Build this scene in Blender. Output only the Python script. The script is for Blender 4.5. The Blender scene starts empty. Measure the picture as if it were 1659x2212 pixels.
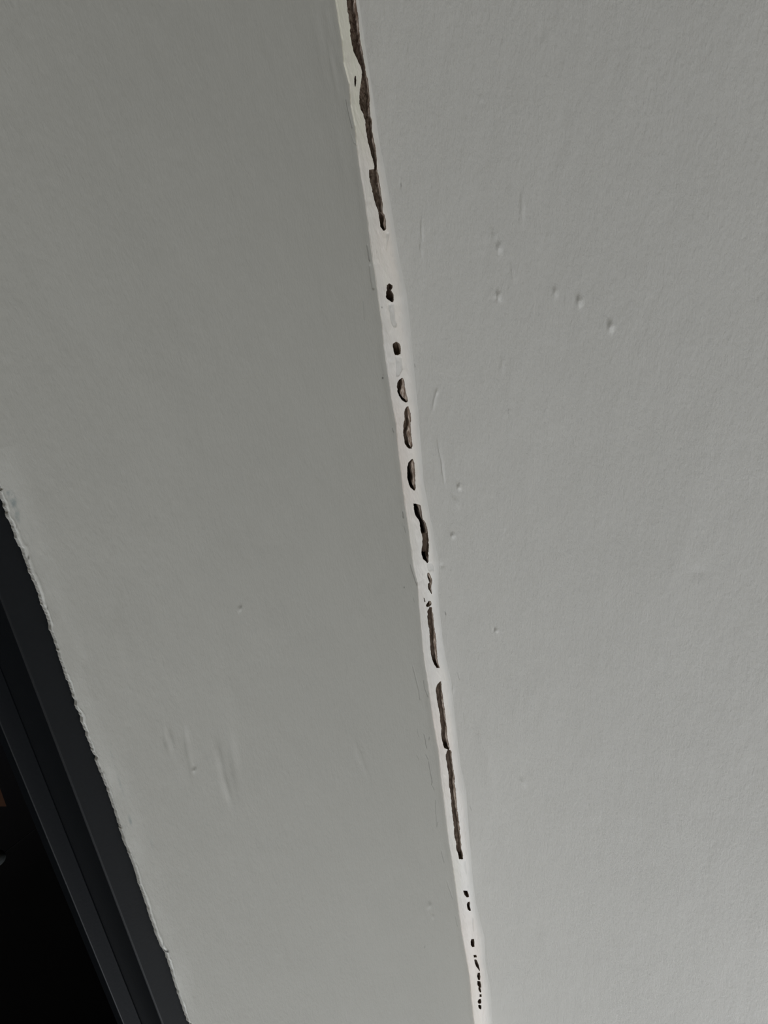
import bpy, math
import numpy as np
from mathutils import Matrix
S = bpy.context.scene
COL = S.collection
RNG = np.random.RandomState(7)

# ------------------------------------------------------------------ camera
IW, IH, FPX = 1659.0, 2212.0, 1598.0
CEIL = 2.4                                     # ceiling height, left wall is the plane x = 0
CAM = np.array([.378, 0.0, 1.86])
RX = np.array([0.81599983, 0.12045265, -0.5653631])    # world x / y / z axes seen in the camera (right, down, forward)
RY = np.array([0.13104049, 0.91404045, 0.38387297])
RZ = np.array([0.56300325, -0.38732573, 0.73007268])
R = np.array([RX, RY, RZ])
cd = bpy.data.cameras.new('camera')
cd.sensor_fit = 'VERTICAL'; cd.sensor_height = 36.0; cd.lens = 36.0 * FPX / IH
cd.clip_start = .01; cd.clip_end = 50
cam = bpy.data.objects.new('camera', cd); COL.objects.link(cam)
r_, d_, f_ = R[:, 0], R[:, 1], R[:, 2]
cam.matrix_world = Matrix(((r_[0], -d_[0], -f_[0], CAM[0]), (r_[1], -d_[1], -f_[1], CAM[1]),
                           (r_[2], -d_[2], -f_[2], CAM[2]), (0, 0, 0, 1)))
S.camera = cam

# ------------------------------------------------------------------ light, exposure
S.view_settings.view_transform = 'Standard'; S.view_settings.look = 'None'
S.view_settings.gamma = 1; S.view_settings.use_curve_mapping = False
S.view_settings.exposure = -0.12
S.cycles.use_denoising = True
w = bpy.data.worlds.new('sky'); S.world = w; w.use_nodes = True
w.node_tree.nodes['Background'].inputs[0].default_value = (.75, .88, 1, 1)
w.node_tree.nodes['Background'].inputs[1].default_value = .5

def area(name, loc, rot, sx, sy, power, color):
    l = bpy.data.lights.new(name, 'AREA'); l.shape = 'RECTANGLE'; l.size = sx; l.size_y = sy
    l.energy = power; l.color = color
    o = bpy.data.objects.new(name, l); COL.objects.link(o)
    o.location = loc; o.rotation_euler = rot
    return o
# daylight entering by the window in the far wall
area('window_daylight', (1.40, 2.37, 1.05), (math.radians(-90), 0, 0), 1.4, 1.9, 57.0, (.94, .96, 1.01))
sl = bpy.data.lights.new('sun', 'SUN'); sl.energy = 5.0; sl.angle = math.radians(2); sl.color = (1, .97, .93)
so = bpy.data.objects.new('sun', sl); COL.objects.link(so); so.rotation_euler = (math.radians(-54), 0, math.radians(-22))      # falls through the far window on to the floor

# ------------------------------------------------------------------ helpers
def ray(px, py):
    return R @ np.array([px - IW / 2, py - IH / 2, FPX])
def on_wall(px, py, x=0.0):
    r = ray(px, py); return CAM + r * ((x - CAM[0]) / r[0])
def on_ceiling(px, py):
    r = ray(px, py); return CAM + r * ((CEIL - CAM[2]) / r[2])
def project(P):
    v = (P - CAM) @ R
    return v[..., 0] / v[..., 2] * FPX + IW / 2, v[..., 1] / v[..., 2] * FPX + IH / 2
def smooth(a, b, x):
    t = np.clip((x - a) / (b - a), 0, 1); return t * t * (3 - 2 * t)
LAT = [RNG.rand(256, 256) for _ in range(4)]
def vnoise(x, y, k=0):
    L = LAT[k % 4]; x = np.asarray(x, float) + 37.3 * k; y = np.asarray(y, float) + 11.7 * k
    xi = np.floor(x).astype(int); yi = np.floor(y).astype(int)
    fx = x - xi; fy = y - yi; fx = fx * fx * (3 - 2 * fx); fy = fy * fy * (3 - 2 * fy)
    a = L[xi % 256, yi % 256]; b = L[(xi + 1) % 256, yi % 256]
    c = L[xi % 256, (yi + 1) % 256]; d = L[(xi + 1) % 256, (yi + 1) % 256]
    return (a * (1 - fx) + b * fx) * (1 - fy) + (c * (1 - fx) + d * fx) * fy * 1.0
def fbm(x, y, k=0, o=4):
    s = 0; amp = .5; t = 0
    for i in range(o):
        s = s + amp * (vnoise(x * 2 ** i, y * 2 ** i, k + i) - .5); t += amp; amp *= .5
    return s / t * 2                                   # about -1..1

def mesh_obj(name, V, F, mat, parent=None, attrs=None, smooth_shade=True):
    V = np.asarray(V, np.float32); F = np.asarray(F, np.int32)
    me = bpy.data.meshes.new(name)
    me.vertices.add(len(V)); me.vertices.foreach_set('co', V.ravel())
    n = len(F); k = F.shape[1]
    me.loops.add(n * k); me.loops.foreach_set('vertex_index', F.ravel())
    me.polygons.add(n); me.polygons.foreach_set('loop_start', np.arange(0, n * k, k, dtype=np.int32))
    me.polygons.foreach_set('use_smooth', np.full(n, smooth_shade))
    me.update(calc_edges=True); me.validate()
    if attrs:
        for a, val in attrs.items():
            at = me.attributes.new(a, 'FLOAT', 'POINT'); at.data.foreach_set('value', np.asarray(val, np.float32).ravel())
    if mat: me.materials.append(mat)
    o = bpy.data.objects.new(name, me); COL.objects.link(o)
    if parent: o.parent = parent
    return o
def grid_faces(nr, nc):
    i = np.arange(nr * nc).reshape(nr, nc)
    return np.stack([i[:-1, :-1], i[:-1, 1:], i[1:, 1:], i[1:, :-1]], -1).reshape(-1, 4)
def box_arrays(boxes):
    V = []; F = []
    q = [(0, 3, 2, 1), (4, 5, 6, 7), (0, 1, 5, 4), (1, 2, 6, 5), (2, 3, 7, 6), (3, 0, 4, 7)]
    for (x0, x1, y0, y1, z0, z1) in boxes:
        b = len(V)
        V += [(x0, y0, z0), (x1, y0, z0), (x1, y1, z0), (x0, y1, z0), (x0, y0, z1), (x1, y0, z1), (x1, y1, z1), (x0, y1, z1)]
        F += [tuple(b + j for j in f) for f in q]
    return V, F
def boxes(name, bx, mat, parent=None, bevel=0):
    V, F = box_arrays(bx)
    o = mesh_obj(name, V, F, mat, parent, smooth_shade=False)
    if bevel:
        m = o.modifiers.new('bevel', 'BEVEL'); m.width = bevel; m.segments = 3
    return o
def structure(o): o['kind'] = 'structure'; return o

# ------------------------------------------------------------------ materials
class NT:
    def __init__(s, name):
        s.m = bpy.data.materials.new(name); s.m.use_nodes = True; s.t = s.m.node_tree
        s.b = s.t.nodes['Principled BSDF']; s.out = s.t.nodes['Material Output']
    def n(s, kind, **kw):
        x = s.t.nodes.new(kind)
        for k, v in kw.items():
            if k in x.inputs: x.inputs[k].default_value = v
            else: setattr(x, k, v)
        return x
    def l(s, a, b): s.t.links.new(a, b)
    def mix(s, fac, A, B):
        x = s.t.nodes.new('ShaderNodeMix'); x.data_type = 'RGBA'
        for sock, v in ((x.inputs[0], fac), (x.inputs[6], A), (x.inputs[7], B)):
            if isinstance(v, (tuple, float, int)): sock.default_value = v if not isinstance(v, tuple) or len(v) == 4 else (*v, 1)
            else: s.l(v, sock)
        return x.outputs[2]
    def attr(s, name):
        x = s.t.nodes.new('ShaderNodeAttribute'); x.attribute_name = name; return x.outputs['Fac']
    def coords(s, scale):
        c = s.t.nodes.new('ShaderNodeTexCoord'); m = s.t.nodes.new('ShaderNodeMapping')
        m.inputs['Scale'].default_value = scale; s.l(c.outputs['Object'], m.inputs['Vector']); return m.outputs[0]
    def noise(s, scale, sc=1.0, detail=4.0, rough=.5):
        x = s.t.nodes.new('ShaderNodeTexNoise'); x.inputs['Scale'].default_value = sc
        x.inputs['Detail'].default_value = detail; x.inputs['Roughness'].default_value = rough
        s.l(s.coords(scale), x.inputs['Vector']); return x.outputs['Fac']
    def bump(s, h, dist, strength=1.0, prev=None):
        x = s.t.nodes.new('ShaderNodeBump'); x.inputs['Distance'].default_value = dist; x.inputs['Strength'].default_value = strength
        s.l(h, x.inputs['Height'])
        if prev: s.l(prev, x.inputs['Normal'])
        return x.outputs[0]
    def ramp(s, v, a, b):
        x = s.t.nodes.new('ShaderNodeMapRange'); x.inputs[1].default_value = a; x.inputs[2].default_value = b
        s.l(v, x.inputs[0]); return x.outputs[0]

def paint(name, base, amt=1.0, fine=1.0):
    t = NT(name)
    big = t.noise((3, 2, 3), 1.0, 3)
    c = t.mix(t.ramp(big, .35, .65), tuple(x * .975 for x in base), tuple(min(1, x * 1.02) for x in base))
    c = t.mix(t.attr('white'), c, (.80, .81, .78, 1))
    c = t.mix(t.attr('smudge'), c, (.27, .31, .31, 1))
    c = t.mix(t.attr('dirt_shade'), c, (.035, .028, .022, 1))  # dark brown stands for dirt plus the shade inside pits and splits
    t.l(c, t.b.inputs['Base Color'])
    t.b.inputs['Roughness'].default_value = .62; t.b.inputs['Specular IOR Level'].default_value = .3
    n1 = t.bump(t.noise((420, 190, 420), 1.0, 3, .65), .00028 * fine)          # roller stipple drawn out along the strokes
    n2 = t.bump(t.noise((110, 38, 110), 1.0, 4, .6), .0005 * amt, 1.0, n1)
    n3 = t.bump(t.noise((9, 4, 9), 1.0, 3, .5), .0022 * amt, 1.0, n2)
    t.l(n3, t.b.inputs['Normal'])
    return t.m
def plain(name, c, rough=.5, spec=.4, bump=0, scale=200):
    t = NT(name)
    n = t.noise((scale,) * 3, 1.0, 4)
    col = t.mix(n, tuple(x * .88 for x in c), tuple(min(1, x * 1.1) for x in c))
    t.l(col, t.b.inputs['Base Color'])
    t.b.inputs['Roughness'].default_value = rough; t.b.inputs['Specular IOR Level'].default_value = spec
    if bump: t.l(t.bump(n, bump), t.b.inputs['Normal'])
    return t.m
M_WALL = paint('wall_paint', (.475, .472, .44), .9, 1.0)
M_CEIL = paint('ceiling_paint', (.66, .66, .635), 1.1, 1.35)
def filler_mat():
    t = NT('joint_filler')
    n = t.noise((14, 5, 14), 1.0, 4, .6)
    c = t.mix(t.ramp(n, .38, .62), (.84, .785, .735, 1), (.82, .805, .775, 1))
    c = t.mix(t.attr('bare'), c, (.83, .82, .70, 1))
    c = t.mix(t.attr('feather'), c, (.68, .68, .655, 1))
    c = t.mix(t.attr('smudge'), c, (.50, .51, .50, 1))
    c = t.mix(t.attr('dirt_shade'), c, (.035, .028, .022, 1))  # dark brown puts speck dirt and pit shade into the filler colour
    t.l(c, t.b.inputs['Base Color']); t.b.inputs['Roughness'].default_value = .55
    t.b.inputs['Specular IOR Level'].default_value = .3
    n1 = t.bump(t.noise((380, 60, 380), 1.0, 4, .6), .0003)
    n2 = t.bump(t.noise((70, 12, 70), 1.0, 4, .6), .0010, 1.0, n1)
    t.l(n2, t.b.inputs['Normal']); return t.m
M_FILL = filler_mat()
def crack_mat():
    t = NT('broken_plaster')
    n = t.noise((260, 90, 260), 1.0, 5, .65)
    n2 = t.noise((700, 150, 700), 1.0, 4, .6)
    brown = t.mix(t.ramp(n, .35, .65), (.095, .062, .043, 1), (.23, .18, .135, 1))
    brown = t.mix(t.attr('deep'), brown, (.020, .012, .010, 1))  # blackens gap floors: recess shade put into the colour
    light = t.mix(t.ramp(n2, .4, .62), (.26, .19, .145, 1), (.72, .63, .55, 1))
    c = t.mix(t.attr('lite'), brown, light)
    t.l(c, t.b.inputs['Base Color']); t.b.inputs['Roughness'].default_value = .85
    t.b.inputs['Specular IOR Level'].default_value = .2
    t.l(t.bump(n2, .0008), t.b.inputs['Normal']); return t.m
M_CRACK = crack_mat()
M_FRAME = plain('anthracite_frame_paint', (.0068, .0082, .0100), .5, .14, .00008, 500)
M_STOP = plain('anthracite_stop_paint', (.0055, .0070, .0090), .45, .16, .00006, 500)
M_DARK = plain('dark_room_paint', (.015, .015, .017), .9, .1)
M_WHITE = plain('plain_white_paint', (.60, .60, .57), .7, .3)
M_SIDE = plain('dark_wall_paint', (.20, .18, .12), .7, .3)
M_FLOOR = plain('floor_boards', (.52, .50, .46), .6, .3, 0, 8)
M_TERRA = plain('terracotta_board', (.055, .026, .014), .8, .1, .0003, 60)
M_PALE = plain('pale_knob', (.045, .05, .05), .7, .1, .0005, 120)

# ------------------------------------------------------------------ measured outlines of the joint
EDGE_L = np.array([(716, -60), (724, 0), (729.6, 36), (738.6, 90), (742, 134), (750, 165), (754, 181), (756.7, 226), (765.7, 271), (770, 315),
    (776.6, 362), (784, 404), (793, 467), (801, 534), (810, 590), (817.5, 648), (824, 694), (828, 745), (837, 799), (844, 850), (855, 913),
    (860, 971), (867, 1025), (871, 1060), (875, 1092), (882, 1140), (888.5, 1186), (892, 1222), (901, 1258), (905, 1312), (910, 1366),
    (916, 1425), (926.6, 1492), (937, 1565), (946.5, 1619), (954, 1691), (961, 1745), (969, 1815), (977.6, 1866), (985, 1920), (992, 1975),
    (999, 2024), (1006.6, 2065), (1014, 2110), (1018, 2156), (1024, 2212), (1034, 2290)], float)
EDGE_R = np.array([(766, -60), (775, 0), (789, 100), (805, 200), (819, 300), (829, 350), (846, 450), (862, 549), (880, 640), (886, 700), (896, 808), (903, 881),
    (910, 971), (916, 1044), (928, 1100), (938, 1150), (948, 1213), (947, 1285), (950, 1321), (956, 1375), (963, 1420), (975, 1470), (982, 1540), (988, 1590),
    (996, 1655), (1008, 1709), (1013, 1782), (1017, 1830), (1020, 1884), (1028, 1950), (1038, 1990), (1048, 2025), (1050, 2083), (1060, 2137), (1064, 2210), (1072, 2290)], float)
DOOR_E = np.concatenate([
    np.array([(0, 330), (25, 400), (65, 470), (100, 610), (150, 715), (190, 830), (240, 970), (290, 1040), (320, 1130), (345, 1210), (400, 1360),
     (410, 1400), (440, 1450), (490, 1580), (520, 1680), (560, 1790), (600, 1890), (625, 1990), (660, 2080)], float) / 5.53 + (0, 1000),
    np.array([(705, 0), (760, 170), (775, 230), (825, 390), (845, 410), (900, 580), (925, 650), (930, 700), (985, 820), (1000, 900), (1050, 1000), (1058, 1052),
     (1100, 1140), (1125, 1230), (1150, 1280), (1175, 1310), (1170, 1350), (1190, 1420), (1230, 1500), (1250, 1540), (1285, 1650), (1320, 1720),
     (1350, 1820), (1400, 1970), (1440, 2100)], float) / 5.53 + (0, 1400),
    np.array([(930, 0), (990, 205), (995, 235), (1035, 325), (1100, 500), (1115, 570), (1170, 720), (1250, 970), (1300, 1100), (1330, 1140), (1370, 1260),
     (1390, 1330), (1440, 1480), (1515, 1703)], float) / 3.687 + (0, 1750)])
a_ = np.array([on_wall(*p) for p in EDGE_L]); WA_Y, WA = a_[:, 1], CEIL - a_[:, 2]
b_ = np.array([on_ceiling(*p) for p in EDGE_R]); WB_Y, WB = b_[:, 1], b_[:, 0]
d_e = np.array([on_wall(*p) for p in DOOR_E]); o_ = np.argsort(d_e[:, 1]); DE_Y, DE_Z = d_e[o_, 1], d_e[o_, 2]
DOOR_Z = float(np.median(DE_Z))

# the gaps, each a list of (row, left, right) in one of six close-up frames (scale 5.53)
O = {1: (650, 0), 2: (700, 350), 3: (750, 700), 4: (780, 1050), 5: (800, 1420), 6: (880, 1812)}
def tab(parts):
    out = []
    for k, s in parts:
        for r in s.split():
            y, l, rr = (float(v) for v in r.split(','))
            out.append((O[k][1] + y / 5.53, O[k][0] + l / 5.53, O[k][0] + rr / 5.53))
    return np.array(out)
# table, depth (m), share of ledge on the right, deep (0 brown .. 1 black), lightness of the ledge
CR = [
 (tab([(1, '-200,520,625 -60,538,648 0,545,655 100,555,670 200,570,685 300,590,692 400,592,702 500,605,710 600,625,735 700,672,750 780,705,762 840,728,768 900,728,780 960,722,800 1060,708,812 1150,698,818 1230,698,820 1300,715,822 1370,750,828 1440,768,845 1560,780,850 1650,795,868 1750,815,885 1850,842,900 1930,868,906 1980,880,908 2025,876,906 2032,812,910 2120,818,930'),
       (2, '200,548,655 300,570,672 400,590,685 500,612,698 560,640,697 600,650,695 640,655,725 700,665,738 730,670,735 770,675,742 800,695,740 818,710,725')]), .007, .22, .15, .75),
 (tab([(2, '1455,780,790 1475,750,815 1500,748,815 1530,755,800 1570,742,822 1610,742,832 1640,760,832 1670,805,822')]), .007, .1, .45, .5),
 (tab([(3, '215,580,590 235,550,625 270,545,635 320,555,638 355,565,635 368,572,600')]), .007, .15, .3, .4),
 (tab([(3, '645,655,662 670,620,675 700,602,685 750,594,688 800,602,697 850,618,708 890,640,720 915,670,728 935,700,715')]), .008, .42, .2, .65),
 (tab([(3, '985,715,730 1020,695,745 1070,683,757 1150,682,758 1250,670,758 1320,672,762 1380,682,770 1430,692,778 1460,710,778 1485,740,770')]), .007, .42, .05, .9),
 (tab([(3, '1615,775,785 1660,728,800 1720,718,805 1800,716,810 1880,728,812 1950,755,820 1985,795,808')]), .016, .44, 1.0, .6),
 (tab([(4, '212,625,650 230,630,705 270,633,720 340,645,725 400,685,735 450,705,775 520,710,792 600,732,800 650,735,805 700,732,808 760,725,805 830,725,802 870,742,802 900,775,805 918,788,795')]), .018, .3, 1.0, .5),
 (tab([(4, '1040,800,815 1070,792,828 1100,795,838 1125,812,852 1150,820,848 1170,800,842 1200,798,838 1230,808,840 1260,828,845 1285,838,845')]), .004, .5, .3, .9),
 (tab([(4, '1375,810,830 1400,790,840 1425,780,835 1440,782,800')]), .005, .4, .5, .7),
 (tab([(4, '1450,815,845 1500,795,850 1560,792,860 1650,800,868 1700,812,875 1780,822,888 1850,820,895 1920,828,900 2000,835,908 2080,855,915 2130,875,925 2170,900,935')]), .007, .28, .25, .8),
 (tab([(5, '292,835,845 320,805,850 350,795,852 400,782,855 500,795,868 600,815,882 700,832,895 800,842,908 900,848,915 980,855,922 1040,870,938 1080,885,945 1098,925,942')]), .007, .22, .3, .7),
 (tab([(5, '1106,925,955 1130,910,968 1180,898,968 1250,912,978 1350,928,992 1450,940,1005 1550,945,1012 1650,962,1022 1750,968,1030 1850,978,1042 1950,992,1055 2050,1002,1068 2150,1005,1075'),
       (6, '0,577,635 44,580,637 120,585,645 160,600,655 200,612,665 240,620,665')]), .007, .24, .35, .7),
 (tab([(6, '622,668,715 640,672,722 670,685,732 695,705,735')]), .006, .1, .8, .2),
 (tab([(6, '755,725,745 775,712,745 810,715,745 840,722,755 858,740,758')]), .006, .1, .8, .3),
 (tab([(6, '1200,765,795 1230,757,800 1270,760,800 1290,775,802')]), .006, .1, .7, .2),
 (tab([(6, '1388,790,822 1413,792,830')]), .004, .1, .7, .3),
 (tab([(6, '1445,798,825 1480,805,840 1520,820,855 1550,845,862 1575,858,866')]), .005, .1, .5, .3),
 (tab([(6, '1602,842,866 1640,832,870 1683,845,866')]), .005, .1, .7, .2),
 (tab([(6, '1702,836,868 1740,835,880 1772,855,880')]), .005, .1, .7, .2),
 (tab([(6, '1780,845,870 1800,848,875 1832,868,882')]), .004, .1, .6, .3),
 (tab([(6, '1862,863,886 1887,863,886')]), .004, .1, .6, .3),
 (tab([(6, '1918,855,880 1945,840,884 1967,852,880')]), .005, .1, .8, .2),
 (tab([(6, '1988,845,880 2010,848,884 2032,865,882')]), .005, .1, .8, .2),
 (tab([(1, '912,646,656 950,638,660 1000,641,658 1032,646,652')]), .004, .05, .7, .2),
 (tab([(4, '1340,748,754 1360,752,763 1385,760,768')]), .003, .1, .5, .4),
]
PATCH = [  # thin grey places in the filler
 (tab([(2, '1680,765,840 1740,765,845 1800,780,850 1860,785,855 1930,800,875 1985,830,870')]), .55),
 (tab([(3, '375,570,610 400,572,655 480,578,662 540,580,668 600,575,640 640,578,610')]), .5),
 (tab([(3, '380,610,650 410,612,655')]), .3),
 (tab([(4, '900,780,850 960,785,870 1030,800,880')]), .45),
 (tab([(6, '250,665,700 320,668,708 400,690,715 440,700,712')]), .4),
 (tab([(6, '540,712,735 600,715,735')]), .4),
 (tab([(6, '930,760,790 1040,768,795 1120,780,800')]), .35),
 (tab([(2, '830,735,790 1000,735,760 1060,735,750')]), .35),
 (tab([(4, '1090,720,760 1130,722,770')]), .3),
 (tab([(6, '2060,880,905 2212,895,915')]), .3),
]
def inside(T, px, py, wob=0.0):
    l = np.interp(py, T[:, 0], T[:, 1]); r = np.interp(py, T[:, 0], T[:, 2])
    ok = (py >= T[0, 0]) & (py <= T[-1, 0])
    return ok & (px >= l + wob) & (px <= r + wob), (px - l) / np.maximum(r - l, .01), np.minimum(px - l, r - px)

# ------------------------------------------------------------------ the filler bead in the corner, with its gaps
JX, JY = CAM[0], 0
rows = np.arange(-110, 2321, 1.1)
cy = np.array([on_wall(760 + .1275 * p, p, -.0)[1] for p in rows])
ext0 = np.linspace(-2.38, cy[0] - .02, 60); ext1 = np.linspace(cy[-1] + .02, 2.398, 60)
Yr = np.concatenate([ext0, cy, ext1])
u = np.concatenate([np.linspace(0, .12, 14)[:-1], np.linspace(.12, .9, 110)[:-1], np.linspace(.9, 1, 8)])
wa = np.interp(Yr, WA_Y, WA); wb = np.interp(Yr, WB_Y, WB)
wa = wa + .0005 * fbm(Yr * 160, Yr * 0, 1)
wb = np.maximum(wb, .004)
U, YY = np.meshgrid(u, Yr)
k_ = .16
Ax, Az = 0 * wa, -wa; Bx, Bz = wb, 0 * wb
Cx, Cz = k_ * wb, -k_ * wa
X = (1 - U) ** 2 * Ax[:, None] + 2 * U * (1 - U) * Cx[:, None] + U ** 2 * Bx[:, None]
Z = (1 - U) ** 2 * Az[:, None] + 2 * U * (1 - U) * Cz[:, None] + U ** 2 * Bz[:, None]
lip = smooth(0, .05, U) * smooth(1.0, .6, U)
off = .0009 * lip + .0005 * fbm(YY * 45, U * 3, 0) * smooth(0, .1, U) * smooth(1, .8, U) + .00022 * fbm(YY * 220, U * 14, 2) * lip
off -= .0012 * (1 - smooth(0, .03, U)) + .0005 * smooth(.97, 1, U) * 0
nx, nz = .75, -.66
X = X + off * nx; Z = Z + off * nz
P = np.stack([X, YY, CEIL + Z], -1)
px, py = project(P)
label = np.full(U.shape, -1); depth = np.zeros(U.shape); lite = np.zeros(U.shape); deep = np.zeros(U.shape)
jag = 1.6 * fbm(py / 6.0, px / 40, 3)
vis = (py > -115) & (py < 2325)
for k, (T, dep, led, dk, lt) in enumerate(CR):
    wd = T[:, 2].max() - T[:, 1].min()
    ok, s, e = inside(T, px, py, jag * (.9 if k < 12 else .4))
    ok &= vis
    label[ok] = k
    endf = np.minimum(py - T[0, 0], T[-1, 0] - py)
    n = fbm(py / 14, px / 6, 1); n2 = fbm(py / 30, px / 60, 2)
    edge = led * (1 + .9 * n2)
    isl = smooth(1 - edge - .06, 1 - edge + .06, s + .10 * n)
    floor = dep * (1 + .25 * n)
    dd = floor * (1 - isl) + (.0016 + .0010 * n) * isl
    dd = dd * smooth(-.3, 1.6, e)
    depth[ok] = np.maximum(dd, .0003)[ok]
    ll = isl * lt * (1.0 + .5 * n) + .5 * (1 - smooth(.2, 1.8, e)) * (1 - isl) * smooth(.2, .8, .5 + n)
    if k == 6:                                     # lower half of the black gap shows raw plaster again
        b = smooth(1152, 1158, py) * smooth(1206, 1196, py + 2 * n)
        dd = dd * (1 - b) + .007 * b; depth[ok] = dd[ok]
        deep[ok] = (dk * (1 - b) + .25 * b)[ok]
        ll = ll * (1 - .7 * b)
    else:
        deep[ok] = (dk * (1 - isl) * (.75 + .35 * n))[ok]
    lite[ok] = np.clip(ll, 0, 1)[ok]
smud = np.zeros(U.shape)
for T, v in PATCH:
    ok, s, e = inside(T, px, py); ok &= vis & (label < 0)
    f = v * smooth(0, 2.5, e) * smooth(0, 6, py - T[0, 0]) * smooth(0, 6, T[-1, 0] - py) * (.8 + .35 * fbm(py / 12, px / 9, 2))
    smud[ok] = np.maximum(smud, f)[ok]
depth_all = depth + .0010 * smud * (label < 0)
P[..., 0] -= .70 * depth_all; P[..., 2] += .714 * depth_all
bare = smooth(560, 250, py) * np.clip(.55 + .8 * fbm(YY * 25, U * 3, 2), 0, 1) * vis
bare = np.maximum(bare, .35 * np.clip(fbm(YY * 9, U * 2, 1), 0, 1))
feather = smooth(.60, 1.0, U + .06 * fbm(YY * 60, U * 5, 3)) * .95
dirt_shade = np.zeros(U.shape)  # dark specks: dirt and hole shade painted together
for (x_, y_, rx, ry, v) in [(825, 664, 1.1, 2.0, .7), (900, 1252, .8, 3, .3), (814, 545, .8, 4, .25), (846, 745, .7, 3, .1), (914, 1240, 3, 3, .1)]:
    dirt_shade = np.maximum(dirt_shade, v * np.exp(-(((px - x_) / rx) ** 2 + ((py - y_) / ry) ** 2)))
F = grid_faces(*U.shape)
fl = label.ravel()[F].max(axis=1)
bead = mesh_obj('joint_filler', P.reshape(-1, 3), F[fl < 0], M_FILL, None,
                dict(bare=bare, feather=feather, smudge=smud, dirt_shade=dirt_shade))
bead['label'] = 'cracked off-white filler strip running along the joint between the left wall and the ceiling'
bead['category'] = 'filler strip'
Pf = P.reshape(-1, 3); lf = lite.ravel(); df = deep.ravel()
for k in range(len(CR)):
    f = F[fl == k]
    if not len(f): continue
    ids, inv = np.unique(f, return_inverse=True)
    c = mesh_obj('crack', Pf[ids], inv.reshape(-1, 4), M_CRACK, bead, dict(lite=lf[ids], deep=df[ids]))
    if k in (0,): c['label'] = 'longest brown open crack'
    elif k in (5, 6): c['label'] = 'black deep crack'

# ------------------------------------------------------------------ left wall above the door head, with its marks
wrows = np.arange(-120, 2330, 1.6)
wy = np.array([on_wall(760 + .1275 * p, p)[1] for p in wrows])
wy = np.concatenate([np.arange(-.42, wy[0], .004)[:-1], wy, np.arange(wy[-1] + .004, 1.5, .004)])
zt = CEIL - .0035
zz = np.concatenate([np.linspace(DOOR_Z, DOOR_Z + .018, 46)[:-1], np.arange(DOOR_Z + .018, CEIL - .075, .0013), np.arange(CEIL - .075, zt, .00038), [zt]])
ZZ, WY = np.meshgrid(zz, wy)
zd = np.interp(WY, DE_Y, DE_Z) - DOOR_Z
vz = (WY > DE_Y[0] - .02) & (WY < DE_Y[-1] + .05)
zd = np.where((WY < DE_Y[0]) | (WY > DE_Y[-1]), 0, zd) + .0007 * fbm(WY * 330, ZZ * 0, 2) + .0003 * fbm(WY * 1100, ZZ * 0, 1)
ZZ = ZZ + zd * smooth(DOOR_Z + .018, DOOR_Z, ZZ)
top = CEIL - np.interp(WY, WA_Y, WA) + .0022
ZZ = np.where(ZZ > CEIL - .075, CEIL - .075 + (ZZ - CEIL + .075) * (top - CEIL + .075) / (zt - CEIL + .075), ZZ)
WX = np.zeros(ZZ.shape)
PX, PY = project(np.stack([WX, WY, ZZ], -1))
disp = .0005 * fbm(WY * 10, ZZ * 22, 0) + .00005 * fbm(WY * 90, ZZ * 170, 1, 3)
dirt_shade_w = np.zeros(ZZ.shape)  # painted darkness of specks and splits, dirt and inner shade alike
# hollow running beside the filler
wab = np.interp(WY, WA_Y, WA); dd = (CEIL - ZZ) - wab
disp -= .0011 * np.exp(-((dd - .001) / .006) ** 2) * (.55 + .7 * np.clip(fbm(WY * 12, ZZ * 0, 3) + .4, 0, 1))
def blob(PX, PY, L):
    h = np.zeros(PX.shape)
    for (x_, y_, rx, ry, ang, a) in L:
        c, s = math.cos(math.radians(ang)), math.sin(math.radians(ang))
        m = (abs(PX - x_) < 4 * (rx + ry)) & (abs(PY - y_) < 4 * (rx + ry))
        dx, dy = PX[m] - x_, PY[m] - y_
        p, q = dx * c + dy * s, -dx * s + dy * c
        h[m] += a * np.exp(-((p / rx) ** 2 + (q / ry) ** 2))
    return h
disp += blob(PX, PY, [
    (360, 1598, 3.5, 20, -12, -.0010), (368, 1600, 5, 22, -12, .0010), (404, 1605, 5, 28, -8, -.0011), (414, 1655, 5, 25, -8, -.0008),
    (474, 1640, 7, 34, -10, .0012), (488, 1700, 6, 34, -16, .0012), (508, 1650, 9, 55, -8, -.0013), (420, 1664, 3, 4, 0, .0010),
    (518, 1315, 3, 5, 0, .0010), (495, 1475, 14, 120, -6, .0004), (250, 1290, 10, 90, 6, -.0004), (270, 1400, 12, 110, -10, .0004),
    (935, 1980, 3, 4, 0, .0006), (927, 1956, 5, 6, 30, .0009), (780, 1640, 5, 40, -20, .0005), (700, 620, 10, 80, -6, -.0003),
    (690, 90, 10, 80, -7, -.0005), (712, 60, 8, 60, -10, -.0006), (720, 150, 5, 60, -10, -.0006), (735, 330, 8, 80, -8, -.0004)])
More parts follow.
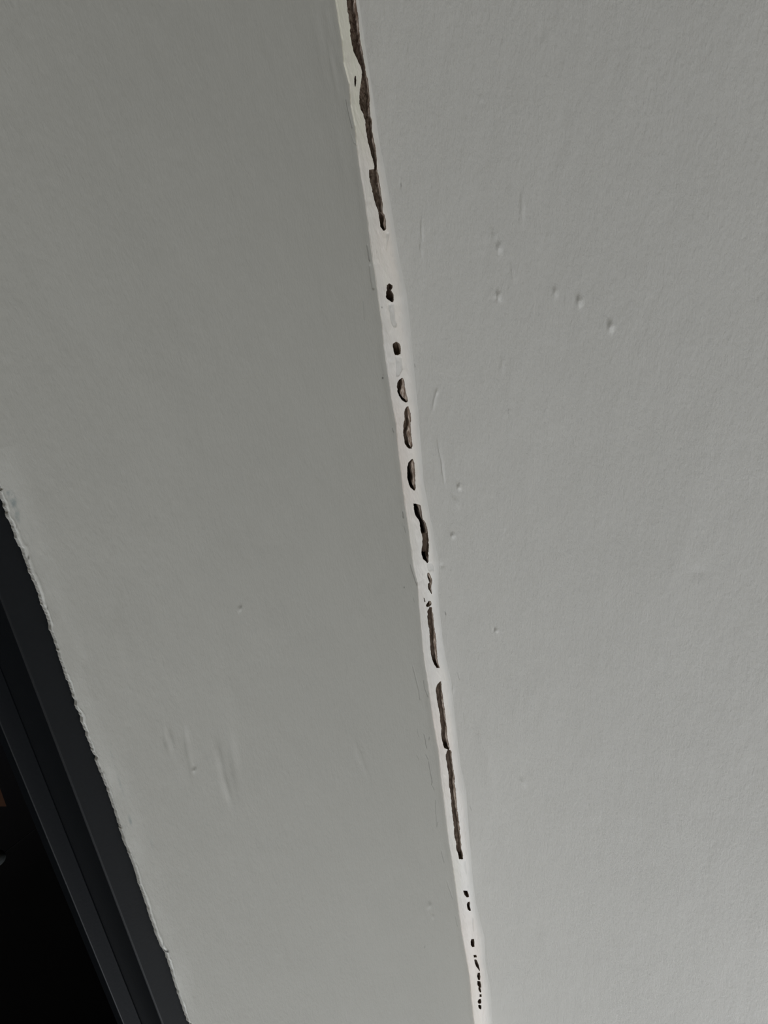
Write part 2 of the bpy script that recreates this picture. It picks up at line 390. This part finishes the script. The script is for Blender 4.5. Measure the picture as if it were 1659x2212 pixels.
# hairline splits in the paint beside the filler: polylines in pixels, half width, depth, dark colour for dirt and groove shade
HL = [([(749, 215), (752, 232), (757, 253), (762, 275)], 1.0, .8, .45), ([(760, 290), (766, 308), (772, 312)], .8, .5, .25),
      ([(795, 530), (798, 548), (800, 562)], 1.6, 1.0, .40), ([(801, 575), (804, 600), (808, 622)], 3.0, 1.2, .10),
      ([(785, 650), (787, 690)], .8, .4, .15), ([(850, 925), (853, 933)], 1.0, .6, .5), ([(858, 920), (859, 926)], .8, .5, .4),
      ([(872, 1106), (873, 1118)], 1.2, .8, .55), ([(874, 1136), (877, 1149)], 1.0, .6, .30), ([(888, 1220), (894, 1240), (902, 1264)], 1.1, .7, .40),
      ([(894, 1292), (896, 1300)], .9, .5, .25), ([(892, 1440), (898, 1462), (905, 1490), (907, 1510)], 1.2, .8, .22),
      ([(916, 1470), (918, 1485), (923, 1498), (926, 1505)], 1.0, .7, .38), ([(902, 1575), (904, 1590)], 1.0, .4, .12),
      ([(927, 1592), (926, 1598)], .8, .6, .45), ([(916, 1586), (919, 1600), (922, 1615)], 1.0, .8, .42),
      ([(920, 1630), (925, 1640)], .9, .5, .28), ([(926, 1645), (929, 1665), (932, 1680), (934, 1690)], .9, .7, .40),
      ([(933, 1680), (932, 1695)], .8, .6, .35), ([(935, 1698), (938, 1706)], .8, .5, .30), ([(941, 1728), (941, 1745), (943, 1770), (944, 1785)], .9, .6, .24),
      ([(901, 1632), (905, 1640)], .8, .4, .2), ([(954, 1838), (957, 1850), (960, 1862)], 1.0, .7, .25), ([(966, 1905), (973, 1925), (978, 1940)], 1.2, .7, .14),
      ([(985, 1980), (989, 2000)], 1.0, .6, .14), ([(946, 1776), (944, 1786)], .8, .5, .3)]
def hair(PX, PY, L):
    h = np.zeros(PX.shape); dt = np.zeros(PX.shape)
    for pts, hw, dp, di in L:
        pts = np.array(pts, float)
        m = (PX > pts[:, 0].min() - 12) & (PX < pts[:, 0].max() + 12) & (PY > pts[:, 1].min() - 12) & (PY < pts[:, 1].max() + 12)
        x, y = PX[m] + .8 * fbm(PY[m] / 7, PX[m] / 60, 1), PY[m]
        best = np.full(x.shape, 1e9)
        for a, b in zip(pts[:-1], pts[1:]):
            ab = b - a; t = np.clip(((x - a[0]) * ab[0] + (y - a[1]) * ab[1]) / (ab @ ab), 0, 1)
            best = np.minimum(best, np.hypot(x - a[0] - t * ab[0], y - a[1] - t * ab[1]))
        g = np.exp(-(best / hw) ** 2)
        h[m] = np.minimum(h[m], -dp * .0006 * g); dt[m] = np.maximum(dt[m], di * g)
    return h, dt
h, dt = hair(PX, PY, HL); disp += h; dirt_shade_w = np.maximum(dirt_shade_w, dt)
for (x_, y_, rx, ry, v) in [(827, 816.5, 2.3, 2.2, .9), (828, 810, 1.0, 2.0, .3), (873, 1269, 1.2, 1.8, .7), (917, 2046, 1.2, 2.2, .35), (61, 1205, 2.2, 5, .8), (102, 1314, 1.6, 4, .6),
                            (360, 2055, 4.5, 3.2, 1.0), (35, 1138, 1.2, 4, .5), (352, 2040, 1, 7, .5), (217, 1662, 2, 5, .6), (222, 1671, 2, 3, .7), (79, 1257, 1.2, 4, .4)]:
    m = (abs(PX - x_) < 20) & (abs(PY - y_) < 20)
    g = v * np.exp(-(((PX[m] - x_) / rx) ** 2 + ((PY[m] - y_) / ry) ** 2) ** 1.5); dirt_shade_w[m] = np.maximum(dirt_shade_w[m], g)
# chipped lighter paint along the edge over the door frame
ed = ZZ - (np.interp(WY, DE_Y, DE_Z) + .0005 * fbm(WY * 330, ZZ * 0, 2))
rim = np.clip(.0005 + .0014 * fbm(WY * 70, ZZ * 0, 3), .00015, .003) + .0012 * np.exp(-((WY - .155) / .03) ** 2)
white = smooth(rim * 1.7, rim * .6, ed) * .65 * vz * np.clip(.65 + .9 * fbm(WY * 30, ZZ * 300, 1), 0, 1)
white = np.maximum(white, .3 * smooth(.020, .004, ed) * np.clip(.3 + fbm(WY * 16, ZZ * 60, 0), 0, 1) * vz)
disp += .00030 * smooth(rim * 2.2, rim * .8, ed) * vz
sm = np.zeros(ZZ.shape)
sm += blob(PX, PY, [(28, 1083, 7, 13, -25, .55), (22, 1068, 6, 8, -30, .4), (33, 1105, 7, 14, -25, .75), (40, 1122, 4, 8, -25, .3),
                    (282, 1775, 3, 14, -18, .35), (270, 1786, 2.5, 5, 0, .2), (262, 1700, 2.2, 22, -18, .3), (245, 1640, 2, 16, -20, .2),
                    (325, 1815, 2.5, 22, -18, .15), (16, 1063, 3, 4, 0, .25)]) * np.clip(.6 + 1.2 * fbm(PX / 6, PY / 9, 1), 0, 1.3)
WXd = disp
WXd[:, 0] = -.0006
Vw = np.stack([WXd, WY, ZZ], -1)
nr, nc = ZZ.shape
Fw = grid_faces(nr, nc)[:, ::-1]
low = Vw[:, 0].copy(); low[:, 0] = -.0040                 # underside of the plaster, back to the frame
V2 = np.concatenate([Vw.reshape(-1, 3), low]); base = nr * nc
i = np.arange(nr - 1)
Fl = np.stack([i * nc, (i + 1) * nc, base + i + 1, base + i], -1)
Fw = np.concatenate([Fw, Fl])
y0, y1 = wy[0], wy[-1]
OY0, OY1 = -.36, 1.46                                    # door opening
VB, FB = box_arrays([(-.10, 0, -2.4, OY0, 0, DOOR_Z), (-.10, 0, OY1, 2.4, 0, DOOR_Z), (-.10, 0, -2.4, y0, DOOR_Z, CEIL - .02),
                     (-.10, 0, y1, 2.4, DOOR_Z, CEIL - .02), (-.10, -.0135, y0, y1, DOOR_Z + .004, CEIL - .035)])
def pad(a, n): return np.concatenate([a.ravel(), np.zeros(n)])
extra = len(low) + len(VB)
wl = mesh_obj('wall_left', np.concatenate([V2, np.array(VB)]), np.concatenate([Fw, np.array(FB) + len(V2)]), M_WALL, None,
              dict(dirt_shade=pad(dirt_shade_w, extra), white=pad(white, extra), smudge=pad(np.clip(sm * 1.5, 0, .85), extra)))
for poly_from in [len(Fw)]:
    sm_ = np.ones(len(wl.data.polygons), bool); sm_[poly_from - len(Fl):] = False; wl.data.polygons.foreach_set('use_smooth', sm_)
structure(wl)

# ------------------------------------------------------------------ ceiling with its bumps
cyr = np.arange(-.75, 2.0, .0016); cxr = np.concatenate([np.arange(.0035, .06, .0006), np.arange(.06, .42, .0012)])
CXX, CYY = np.meshgrid(cxr, cyr)
st = np.maximum(np.interp(CYY, WB_Y, WB), .004) - .0030
CXX = np.where(CXX < .06, .06 - (.06 - CXX) * (.06 - st) / (.06 - cxr[0]), CXX)
PX, PY = project(np.stack([CXX, CYY, np.full(CXX.shape, CEIL)], -1))
cdsp = .0005 * fbm(CYY * 10, CXX * 22, 1) + .00005 * fbm(CYY * 90, CXX * 170, 2, 3)
cdsp += blob(PX, PY, [(978, 1157, 4.5, 4.5, 0, 0.00143), (1320, 705, 5, 10, 0, 0.00193), (1252, 652, 5, 10, 0, 0.00182), (1078, 535, 4, 10, -8, 0.00160), (1078, 640, 4, 8, 0, 0.00160),
    (1071, 646, 3, 4, 0, -0.00099), (1068, 510, 3, 14, -12, 0.00099), (1128, 450, 3, 26, 0, 0.00099), (1108, 590, 2.5, 26, -12, 0.00083), (1200, 632, 4, 9, 0, 0.00121),
    (912, 500, 2.5, 22, -2, .0008), (910, 540, 2.5, 14, -10, .0008), (944, 848, 2.5, 7, 20, .0008), (938, 868, 2.5, 18, 12, .0006), (950, 975, 2.2, 22, -12, .0012),
    (957, 1015, 2.2, 26, -6, .0012), (992, 1052, 4, 5, 0, .0015), (985, 1085, 4, 12, -30, .0008), (1072, 1362, 3, 3, 0, .0016), (1068, 1361, 2, 3, 0, -.0008),
    (1100, 889, 1.8, 2.5, 0, .0010), (955, 1222, 5, 4, 0, -.0006), (1130, 1690, 4, 8, -25, .0008), (1040, 1600, 8, 26, -18, .0005), (1510, 1235, 16, 12, 0, -.0005),
    (978, 1490, 1.8, 8, 0, .0010), (1085, 790, 4, 14, 0, .0006), (930, 1120, 1.5, 20, -10, .0008), (939, 1165, 1.5, 24, -10, .0008), (1040, 212, 3, 4, 0, .0008),
    (1170, 70, 5, 16, 0, -.0004), (1058, 1670, 12, 60, -6, .0006), (990, 1720, 9, 60, -8, -.0004), (864, 398, 1.5, 5, 0, -.0006)])
h, cdt = hair(PX, PY, [([(864, 394), (866, 402)], 1, .5, .3), ([(987, 1452), (990, 1462), (993, 1468)], .8, .4, .22), ([(1014, 1740), (1018, 1750)], .8, .4, .25),  # ceiling splits, their inner shade and dirt painted dark
    ([(961, 1322), (963, 1327)], 1.2, .6, .5), ([(1097, 887), (1098, 892)], .9, .4, .45), ([(895, 788), (896, 792)], 1.1, .5, .35), ([(973, 1230), (974, 1233)], .8, .3, .3),
    ([(1067, 1358), (1068, 1363)], .9, .4, .25), ([(974, 1153), (974, 1160)], .9, .5, .2), ([(1000, 1540), (1002, 1560)], 1, .4, .1)])
cdsp += h
cyr_n, cxr_n = CXX.shape
Vc = np.stack([CXX, CYY, CEIL - cdsp * smooth(0, .006, CXX - st)], -1).reshape(-1, 3)
VB, FB = box_arrays([(cxr[-1], 3.0, -2.4, 2.4, CEIL, CEIL + .1), (.0, cxr[-1], -2.4, cyr[0], CEIL, CEIL + .1), (.0, cxr[-1], cyr[-1], 2.4, CEIL, CEIL + .1),
                     (.030, cxr[-1], cyr[0], cyr[-1], CEIL + .004, CEIL + .1)])
Fc = grid_faces(cyr_n, cxr_n)[:, ::-1]
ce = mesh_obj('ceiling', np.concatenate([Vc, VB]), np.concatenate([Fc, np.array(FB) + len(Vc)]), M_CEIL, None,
              dict(dirt_shade=pad(cdt, len(VB)), white=np.zeros(len(Vc) + len(VB)), smudge=np.zeros(len(Vc) + len(VB))))
sm_ = np.ones(len(ce.data.polygons), bool); sm_[len(Fc):] = False; ce.data.polygons.foreach_set('use_smooth', sm_)
structure(ce)

# ------------------------------------------------------------------ rest of the room
structure(boxes('floor', [(-.9, 3.0, -2.4, 2.4, -.1, 0)], M_FLOOR))
structure(boxes('wall_right', [(3.0, 3.1, -2.4, 2.4, 0, CEIL)], M_SIDE))
structure(boxes('wall_back', [(-.10, 3.1, -2.5, -2.4, 0, CEIL)], M_SIDE))
structure(boxes('wall_front', [(-.10, .70, 2.4, 2.5, 0, CEIL), (2.10, 3.1, 2.4, 2.5, 0, CEIL), (.70, 2.10, 2.4, 2.5, 0, .1), (.70, 2.10, 2.4, 2.5, 2.0, CEIL)], M_WHITE))
wn = bpy.data.objects.new('window_1', None); COL.objects.link(wn); wn.location = (1.40, 2.45, .1); structure(wn)
wf = boxes('window_frame', [(-.70, -.64, -.03, .03, 0, 1.9), (.64, .70, -.03, .03, 0, 1.9), (-.64, .64, -.03, .03, 0, .06), (-.64, .64, -.03, .03, 1.84, 1.9), (-.03, .03, -.03, .03, .06, 1.84)], M_WHITE, wn)

# ------------------------------------------------------------------ dark door frame under the wall edge
dr = bpy.data.objects.new('door_1', None); COL.objects.link(dr); dr.location = (-.03, (OY0 + OY1) / 2, 0); structure(dr)
cyd = (OY0 + OY1) / 2
FZ = 2.0137                                             # underside of the frame head
def L(b): return [(x0 + .03, x1 + .03, a0 - cyd, a1 - cyd, z0, z1) for (x0, x1, a0, a1, z0, z1) in b]
head = boxes('frame_head', L([(-.050, -.0034, OY0, OY1, FZ, DOOR_Z + .010)]), M_FRAME, dr, .0012)
for a0, a1 in ((OY0, OY0 + .02), (OY1 - .02, OY1)):
    boxes('jamb', L([(-.050, -.0034, a0, a1, 0, FZ)]), M_FRAME, dr, .0012)
boxes('door_stop', L([(-.047, -.0362, OY0 + .02, OY1 - .02, 2.0018, FZ)]), M_STOP, dr, .0007)

# ------------------------------------------------------------------ unlit store room beyond the doorway
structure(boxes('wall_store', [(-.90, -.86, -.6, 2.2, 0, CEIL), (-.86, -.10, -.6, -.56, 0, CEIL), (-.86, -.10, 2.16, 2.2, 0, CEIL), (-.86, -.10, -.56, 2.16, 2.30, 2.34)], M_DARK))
sx = -.50
def far(px, py, x=sx): return on_wall(px, py, x)
A, B, Cc, D_ = far(0, 1703), far(14, 1742), far(-90, 1742), far(-90, 1560)
# board with one slanted end
poly = [A, B, Cc, D_]
c0 = np.mean(poly, axis=0)
V = [tuple(p) for p in poly] + [(-.859, p[1], p[2]) for p in poly]      # fixed to the store room's back wall
Fq = [(0, 1, 2, 3), (7, 6, 5, 4), (0, 4, 5, 1), (1, 5, 6, 2), (2, 6, 7, 3), (3, 7, 4, 0)]
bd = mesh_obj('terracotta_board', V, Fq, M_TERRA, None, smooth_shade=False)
bd['label'] = 'dim terracotta board glimpsed in the dark doorway at the left edge of the picture'; bd['category'] = 'board'
# pull cord with pale knob
kc = far(-5, 1853); 
pc = bpy.data.objects.new('pull_cord', None); COL.objects.link(pc); pc.location = tuple(kc)
pc['label'] = 'dim grey round cord knob hanging in the dark doorway at the left picture edge'; pc['category'] = 'pull cord'
th = np.linspace(0, math.pi, 17); ph = np.linspace(0, 2 * math.pi, 25)
TH, PH = np.meshgrid(th, ph)
rr = .0095 * (1 - .12 * np.cos(TH))
V = np.stack([rr * np.sin(TH) * np.cos(PH), rr * np.sin(TH) * np.sin(PH), 1.15 * rr * np.cos(TH)], -1)
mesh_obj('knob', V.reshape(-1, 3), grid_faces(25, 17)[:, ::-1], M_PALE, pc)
zz_ = np.array([.009, 2.30 - kc[2]]); ph = np.linspace(0, 2 * math.pi, 9)
ZC, PC = np.meshgrid(zz_, ph)
mesh_obj('cord', np.stack([.0006 * np.cos(PC), .0006 * np.sin(PC), ZC], -1).reshape(-1, 3), grid_faces(9, 2), M_DARK, pc)
